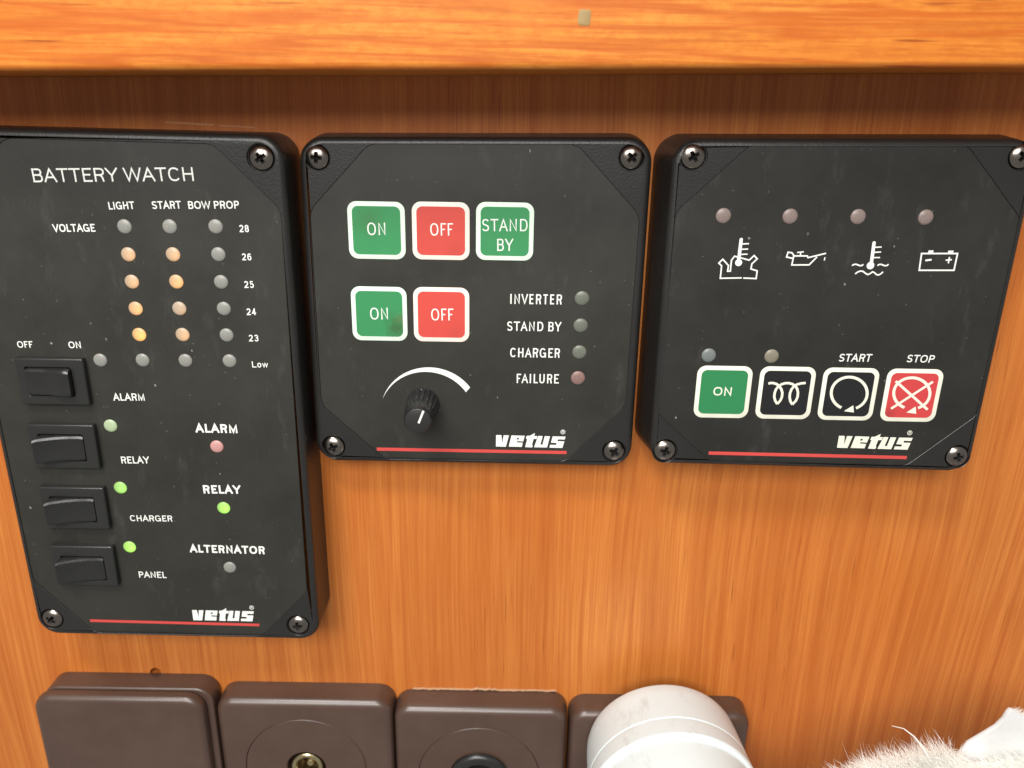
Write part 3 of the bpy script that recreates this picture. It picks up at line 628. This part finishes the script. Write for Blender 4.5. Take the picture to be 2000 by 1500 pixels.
for (x, z), kd in zip(LIGHTS[2], ('off2', 'off2', 'off2', 'offr')): light(t2, x, z, y, kd, 'dull pink light' if kd == 'offr' else None, 2.2)
def arcfit(p):
    # circle through first, middle, last
    (ax, ay), (bx, by), (cx, cy) = p[0], p[len(p) // 2], p[-1]
    d = 2 * (ax * (by - cy) + bx * (cy - ay) + cx * (ay - by))
    ux = ((ax * ax + ay * ay) * (by - cy) + (bx * bx + by * by) * (cy - ay) + (cx * cx + cy * cy) * (ay - by)) / d
    uz = ((ax * ax + ay * ay) * (cx - bx) + (bx * bx + by * by) * (ax - cx) + (cx * cx + cy * cy) * (bx - ax)) / d
    return ux, uz, math.hypot(ax - ux, ay - uz), math.atan2(ay - uz, ax - ux), math.atan2(cy - uz, cx - ux)
def crescent(bm):
    a, b = arcfit(ARC_OUTER), arcfit(ARC_INNER); n = 40; A = []; B = []
    for (c, L) in ((a, A), (b, B)):
        x, z, r, t0, t1_ = c
        for i in range(n + 1):
            t = t0 + (t1_ - t0) * i / n; L.append(bm.verts.new((x + r * math.cos(t), y - .03, z + r * math.sin(t))))
    for i in range(n): bm.faces.new((A[i], A[i + 1], B[i + 1], B[i]))
inkpart(p2, 'dial_scale', crescent)
def build_knob():
    kx, kz, h, r = 29.2, -74.8, 15.0, 4.25
    bm = bmesh.new(); N = 90; prev = None
    def prof(y_, rad, rib): return [bm.verts.new((kx + (rad + (rib * (1 if (i % 5) < 3 else -1))) * math.cos(2 * math.pi * i / N), y_, kz + (rad + rib * (1 if (i % 5) < 3 else -1)) * math.sin(2 * math.pi * i / N))) for i in range(N)]
    for y_, rad, rib in ((y - .2, 5.1, 0), (y - .9, 5.1, .0), (y - 1.2, 4.95, .18), (y - 9.5, 4.55, .2), (y - 10.2, 4.45, 0), (y - 13.6, 4.32, 0), (y - 14.4, 4.2, 0), (y - 14.9, 3.9, 0)):
        cur = prof(y_, rad, rib)
        if prev: bridge(bm, prev, cur)
        prev = cur
    cap(bm, [prev])
    k = mesh_obj('knob', finish(bm), M['knob'], t2, (kx, y, kz), smooth=28)
    mesh_obj('knob_cap', lathe([(3.75, y - 14.9), (3.75, y - 15.0), (3.6, y - 15.08), (0, y - 15.12)], kx, kz, 40), M['knobcap'], k, (kx, y, kz))
    inkpart(k, 'pointer_line', lambda bm: stroke(bm, [(29.45, -75.5), (31.0, -71.5)], .62, y - 15.2))
build_knob()

# ---- 3: engine starter
t3 = thing('engine_panel', (150, WALL_Y, -42), 'black engine starting panel with warning symbols and start and stop buttons, rightmost', 'control panel', 'black control panels screwed to the wood wall')
p3, y = housing(t3, 3, 7)
branding(p3, 3, y)
print_text(p3, 3, y, lambda s, x, z: s != 'ON')
def symbol(bm, n, yy):
    st, di, po = SYMBOLS[n]; k = 0
    for pts, w, c in st: stroke(bm, pts, w, yy - .012 * k, c == 1, c == 2); k += 1
    for x, z, r in di: sheet(bm, circle(x, z, r, 24), yy - .085)
    for q in po: sheet(bm, q, yy - .09)
for n in ('engine', 'oil', 'water', 'battery'): inkpart(p3, 'warning_symbol', lambda bm: symbol(bm, n, y - .03))
for r, fc, nm, lab in zip(BUTTONS3, ('green3', 'blackb', 'blackb', 'redb3'), (None, 'glow', 'start', 'stop'), ('green on button', 'black button with coil symbol', 'black start button with round arrow', 'red stop button with crossed round arrow')):
    b = push_button(t3, r, y, fc, 'cream'); b['label'] = lab
    if nm: inkpart(b, 'symbol', lambda bm: symbol(bm, nm, y - .15), 'cream')
    else:
        for kk, s, st, x0, z0, x1, z1, c in LETTERING:
            if kk == 3 and s == 'ON':
                bm = bmesh.new(); lettering(bm, s, st, x0, z0, x1, z1, c, y - .15); mesh_obj('lettering', finish(bm), M['cream'], b, smooth=0)
for (x, z), kd in zip(LIGHTS[3], ('off3', 'off3', 'off3', 'off3', 'offb', 'offy')): light(t3, x, z, y, kd, {'offb': 'dull blue grey light', 'offy': 'dull tan light'}.get(kd), 2.15)

# ------------------------------------------------------------------ brown socket boxes under the panels
G = 'brown boxes in a row under the panels'
def box_rect(cx, top, w, h, off=0.): return [(cx - w / 2 + off, top - h + off), (cx + w / 2 - off, top - h + off), (cx + w / 2 - off, top - off), (cx - w / 2 + off, top - off)]
def socket_shell(t, cx, top, w, yf, bev, hole=None, hd=3.):
    bm = bmesh.new(); o = rounded(box_rect(cx, top, w, w), 6.5, 9); prev = ring(bm, ccw(o), WALL_Y - .1)
    cur = ring(bm, inset(o, .35), yf + bev); bridge(bm, prev, cur); prev = cur
    for k in range(1, 7):
        a = math.pi / 2 * k / 6; cur = ring(bm, inset(o, .35 + bev * (1 - math.cos(a))), yf + bev * (1 - math.sin(a))); bridge(bm, prev, cur); prev = cur
    loops = [prev]
    if hole:
        a = ring(bm, hole, yf); b = ring(bm, [( (x - cx0) * .992 + cx0, (z - cz0) * .992 + cz0) for (x, z), cx0, cz0 in [(q, sum(p[0] for p in hole) / len(hole), sum(p[1] for p in hole) / len(hole)) for q in hole]], yf + hd)
        loops.append(a); bridge(bm, a, b)
    cap(bm, loops)
    return mesh_obj('housing', finish(bm), M['brown'], t, smooth=40)
sa = thing('blank_box', (-82, WALL_Y, -222), 'brown box with a plain closed cover, leftmost of the row below the panels', 'socket box', G)
o = rounded(box_rect(-81.5, -188.6, 62.4, 66), 6.5, 9)
mesh_obj('base', slab(o, WALL_Y - .1, 2.2, .9, 4), M['brown'], sa, smooth=40)
o2 = rounded(box_rect(-83.4, -189.3, 61.5, 66), 6.5, 9)
bm = slab(inset(o2, 1.1), 2.6, 1.0, 0); mesh_obj('rim', bm, M['brown'], sa, smooth=40)
mesh_obj('cover', slab(o2, 1.3, -2.4, 2.6, 6), M['brown'], sa, smooth=40)

def insert(t, cx, cz, r, yf, hr):
    n = 64; bm = bmesh.new()
    outer = ring(bm, circle(cx, cz, r - .24, n), yf + 2); a = ring(bm, circle(cx, cz, r - .24, n), yf + .2); b = ring(bm, circle(cx, cz, r - .4, n), yf + .03)
    bridge(bm, outer, a); bridge(bm, a, b)
    c = ring(bm, circle(cx, cz, hr + .4, n), yf + .03); bridge(bm, b, c)
    d = ring(bm, circle(cx, cz, hr, n), yf + .5); bridge(bm, c, d); e = ring(bm, circle(cx, cz, hr, n), yf + 8); bridge(bm, d, e); cap(bm, [e])
    return mesh_obj('insert', finish(bm), M['brown'], t, (cx, yf, cz), smooth=40)
sb = thing('socket_box', (-16.5, WALL_Y, -222), 'brown socket box with a brass contact in the middle of its round insert', 'socket box', G)
socket_shell(sb, -17.0, -191.6, 65.4, .4, 3.2, circle(-17.6, -222.8, 22.7, 64))
ib = insert(sb, -17.6, -222.8, 22.7, .4, 7.2)
mesh_obj('brass_contact', lathe([(5.9, 7.), (5.9, 1.2), (5.6, .8), (4.4, .9), (4.0, 1.5), (3.9, 7.)], -17.4, -222.6, 36), M['brass'], ib, (-17.4, .4, -222.6))
mesh_obj('brass_pin', lathe([(1.7, 7.5), (1.6, 3.2), (1.1, 2.4), (0, 2.2)], -16.6, -222.4, 20), M['brass'], ib, (-16.6, .4, -222.4))
sd = thing('socket_box', (47.5, WALL_Y, -225), 'brown socket box with a black rubber ringed hole in its round insert', 'socket box', G)
socket_shell(sd, 47.9, -193.9, 64.6, .4, 3.2, circle(47.4, -225.6, 23.0, 64))
idd = insert(sd, 47.4, -225.6, 23.0, .4, 10.8)
tor = [(8.8 + 2.4 * math.cos(a), -.2 + 1.7 * math.sin(a)) for a in [2 * math.pi * k / 16 for k in range(17)]]
mesh_obj('rubber_ring', lathe(tor, 47.6, -225.4, 48), M['rubber'], idd, (47.6, .4, -225.4))
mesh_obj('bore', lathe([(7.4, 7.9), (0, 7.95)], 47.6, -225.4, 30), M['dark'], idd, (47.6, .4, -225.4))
# dried sealant squeezed out along the top edge of this box
bm = bmesh.new(); prev = None; random.seed(4)
for i in range(61):
    x = 22 + i * .9; hgt = .25 + .5 * random.random() * (1.6 if 24 < i < 36 else .6)
    cur = [bm.verts.new((x, WALL_Y - .05, -193.6)), bm.verts.new((x, WALL_Y - .5 - random.random() * .5, -193.85 + hgt * .6)), bm.verts.new((x, WALL_Y - .05, -193.7 + hgt))]
    if prev: bm.faces.new((prev[0], cur[0], cur[1], prev[1])); bm.faces.new((prev[1], cur[1], cur[2], prev[2]))
    prev = cur
mesh_obj('sealant_bead', finish(bm), M['glue'], sd)
se = thing('socket_box', (115, WALL_Y, -226), 'brown socket box mostly hidden behind the white plug, rightmost of the row', 'socket box', G)
socket_shell(se, 114.3, -194.8, 67.2, .4, 3.2)

# ------------------------------------------------------------------ white plug
tp = thing('power_plug', (114.3, 0, -207), 'large round off-white plug pushed into the rightmost brown box', 'plug')
prof = [(0, .3), (25.2, .3), (26.2, -.2), (26.9, -1.0), (27.3, -2.2), (27.7, -6), (28.55, -18.6), (28.2, -18.9), (28.2, -19.1), (28.6, -19.4), (29.25, -25.6), (29.3, -26.6), (28.9, -27.5), (28.0, -28.0), (27.75, -28.6), (27.6, -45), (26.8, -50), (24, -54), (17, -57), (9, -59), (0, -59.5)]
mesh_obj('plug_body', lathe(prof, 114.6, -207.6, 96), M['white'], tp, smooth=22)

# ------------------------------------------------------------------ sheepskin at the lower right
def build_fleece():
    random.seed(21)
    t = thing('sheepskin', (235, -40, -215), 'white fluffy fleece with a smooth pale flap poking up in the bottom right corner', 'fleece')
    edge = [(146, -196), (155, -186.5), (163.7, -180.5), (171.6, -175.5), (185.3, -172.0), (192.8, -170.2), (200, -169.0), (214, -168), (240, -168), (275, -172)]
    def top(x):
        for (a, b), (c, d) in zip(edge, edge[1:]):
            if a <= x <= c: return b + (d - b) * (x - a) / (c - a)
        return edge[0][1] if x < edge[0][0] else edge[-1][1]
    # flap: a thick curved piece of hide
    fl = [(196, -176), (199.2, -168.3), (203.5, -164.2), (206.2, -161.6), (207.9, -158.9), (208.6, -156.6), (209.5, -155.1), (210.6, -155.4), (211.9, -156.1), (214.5, -157.7), (222, -161.5), (236, -164), (252, -170), (250, -186), (215, -190)]
    fl = rounded(fl, .5, 2)
    bm = bmesh.new(); L = ccw(fl)
    bend = lambda x, z: -40 + .010 * (x - 214) ** 2 * .35 + .05 * (z + 160)
    fr = [bm.verts.new((x, bend(x, z) - .7, z)) for x, z in inset(L, .35)]; md = [bm.verts.new((x, bend(x, z), z)) for x, z in L]; bk = [bm.verts.new((x, bend(x, z) + .8, z)) for x, z in inset(L, .3)]
    bridge(bm, fr, md); bridge(bm, md, bk); cap(bm, [fr]); cap(bm, [bk])
    mesh_obj('hide_flap', finish(bm), M['hide'], t, smooth=60)
    # padded body under the wool
    bm = bmesh.new(); rows = []
    for i in range(36):
        x = 140 + i * 4.0; zt = top(x) - 1.5; row = []
        for j in range(14):
            a = math.pi * j / 13; row.append(bm.verts.new((x, -46 - 16 * math.sin(a) * .7 + 8 * (1 - j / 13.) - 4, zt - 26 * (1 - math.cos(a)) * .9 - 3.5)))
        rows.append(row)
    for i in range(35):
        for j in range(13): bm.faces.new((rows[i][j], rows[i + 1][j], rows[i + 1][j + 1], rows[i][j + 1]))
    mesh_obj('pelt', finish(bm), M['fur'], t, smooth=80)
    # wool
    bm = bmesh.new()
    def hair(p, d, ln, w, curl):
        d = d.normalized(); s = d.cross(Vector((-.1 + random.gauss(0, .12), -.86, .45 + random.gauss(0, .12)))).normalized(); pts = []; q = p.copy(); dd = d.copy()
        for k in range(4):
            ww = w * (1 - k / 3.2) * .5
            pts.append((bm.verts.new(q - s * ww), bm.verts.new(q + s * ww)))
            dd = (dd + curl * .28).normalized(); q = q + dd * ln / 3
        for a, b in zip(pts, pts[1:]): bm.faces.new((a[0], a[1], b[1], b[0]))
    clumps = []
    for c in range(1500):
        x = random.uniform(142, 268); j = random.random() ** 1.5
        a = math.pi * (.0 + .62 * j); zt = top(x) - 2
        y_ = -46 - 11.2 * math.sin(a) + 8 * (1 - j * .62) - 4; z_ = zt - 23.4 * (1 - math.cos(a))
        if x > 197 and y_ > -48 and j < .12: continue
        lean = Vector((-.75 + random.gauss(0, .18), -.35 * math.sin(a) + random.gauss(0, .2), .75 * math.cos(a * .7) + random.gauss(0, .18)))
        clumps.append((Vector((x, y_, z_)), lean))
    for p, lean in clumps:
        cu = Vector((random.gauss(0, .5), random.gauss(0, .3), random.gauss(-.25, .4)))
        short = .62 if p.x > 194 else 1.
        for h in range(40):
            q = p + Vector((random.gauss(0, 1.5), random.gauss(0, 1.2), random.gauss(0, 1.0)))
            hair(q, lean + Vector((random.gauss(0, .22), random.gauss(0, .22), random.gauss(0, .22))), random.uniform(3.2, 8.0) * short, random.uniform(.08, .20), cu)
    for h in range(420):   # fuzz along the far rim of the flap
        f = random.random(); x = 209.8 + f * 26; z_ = -155.4 - (f * 26) * .42 + (f > .35) * (f - .35) * 4
        hair(Vector((x, -40.2 + .0035 * (x - 214) ** 2 + .05 * (z_ + 160), z_ - .6)), Vector((.35 + random.gauss(0, .3), random.gauss(0, .2), .8)), random.uniform(1.2, 2.8), .12, Vector((.3, 0, -.2)))
    mesh_obj('wool', bm, M['fur'], t, smooth=0)
    # one long stray hair
    bm = bmesh.new(); pts = [(187.5, -173), (183.2, -166.6), (180.3, -163.2), (176.9, -160.7), (173.4, -160.1)]
    for k, (a, b) in enumerate(zip(pts, pts[1:])):
        w0, w1 = .30 - .05 * k, .25 - .05 * k
        n = Vector((-(b[1] - a[1]), b[0] - a[0])).normalized()
        bm.faces.new([bm.verts.new((q[0] + n.x * s, -44 + .4 * kk, q[1] + n.y * s)) for q, s, kk in ((a, -w0, k), (b, -w1, k + 1), (b, w1, k + 1), (a, w0, k))])
    mesh_obj('stray_hair', bm, M['fur'], t, smooth=0)
build_fleece()
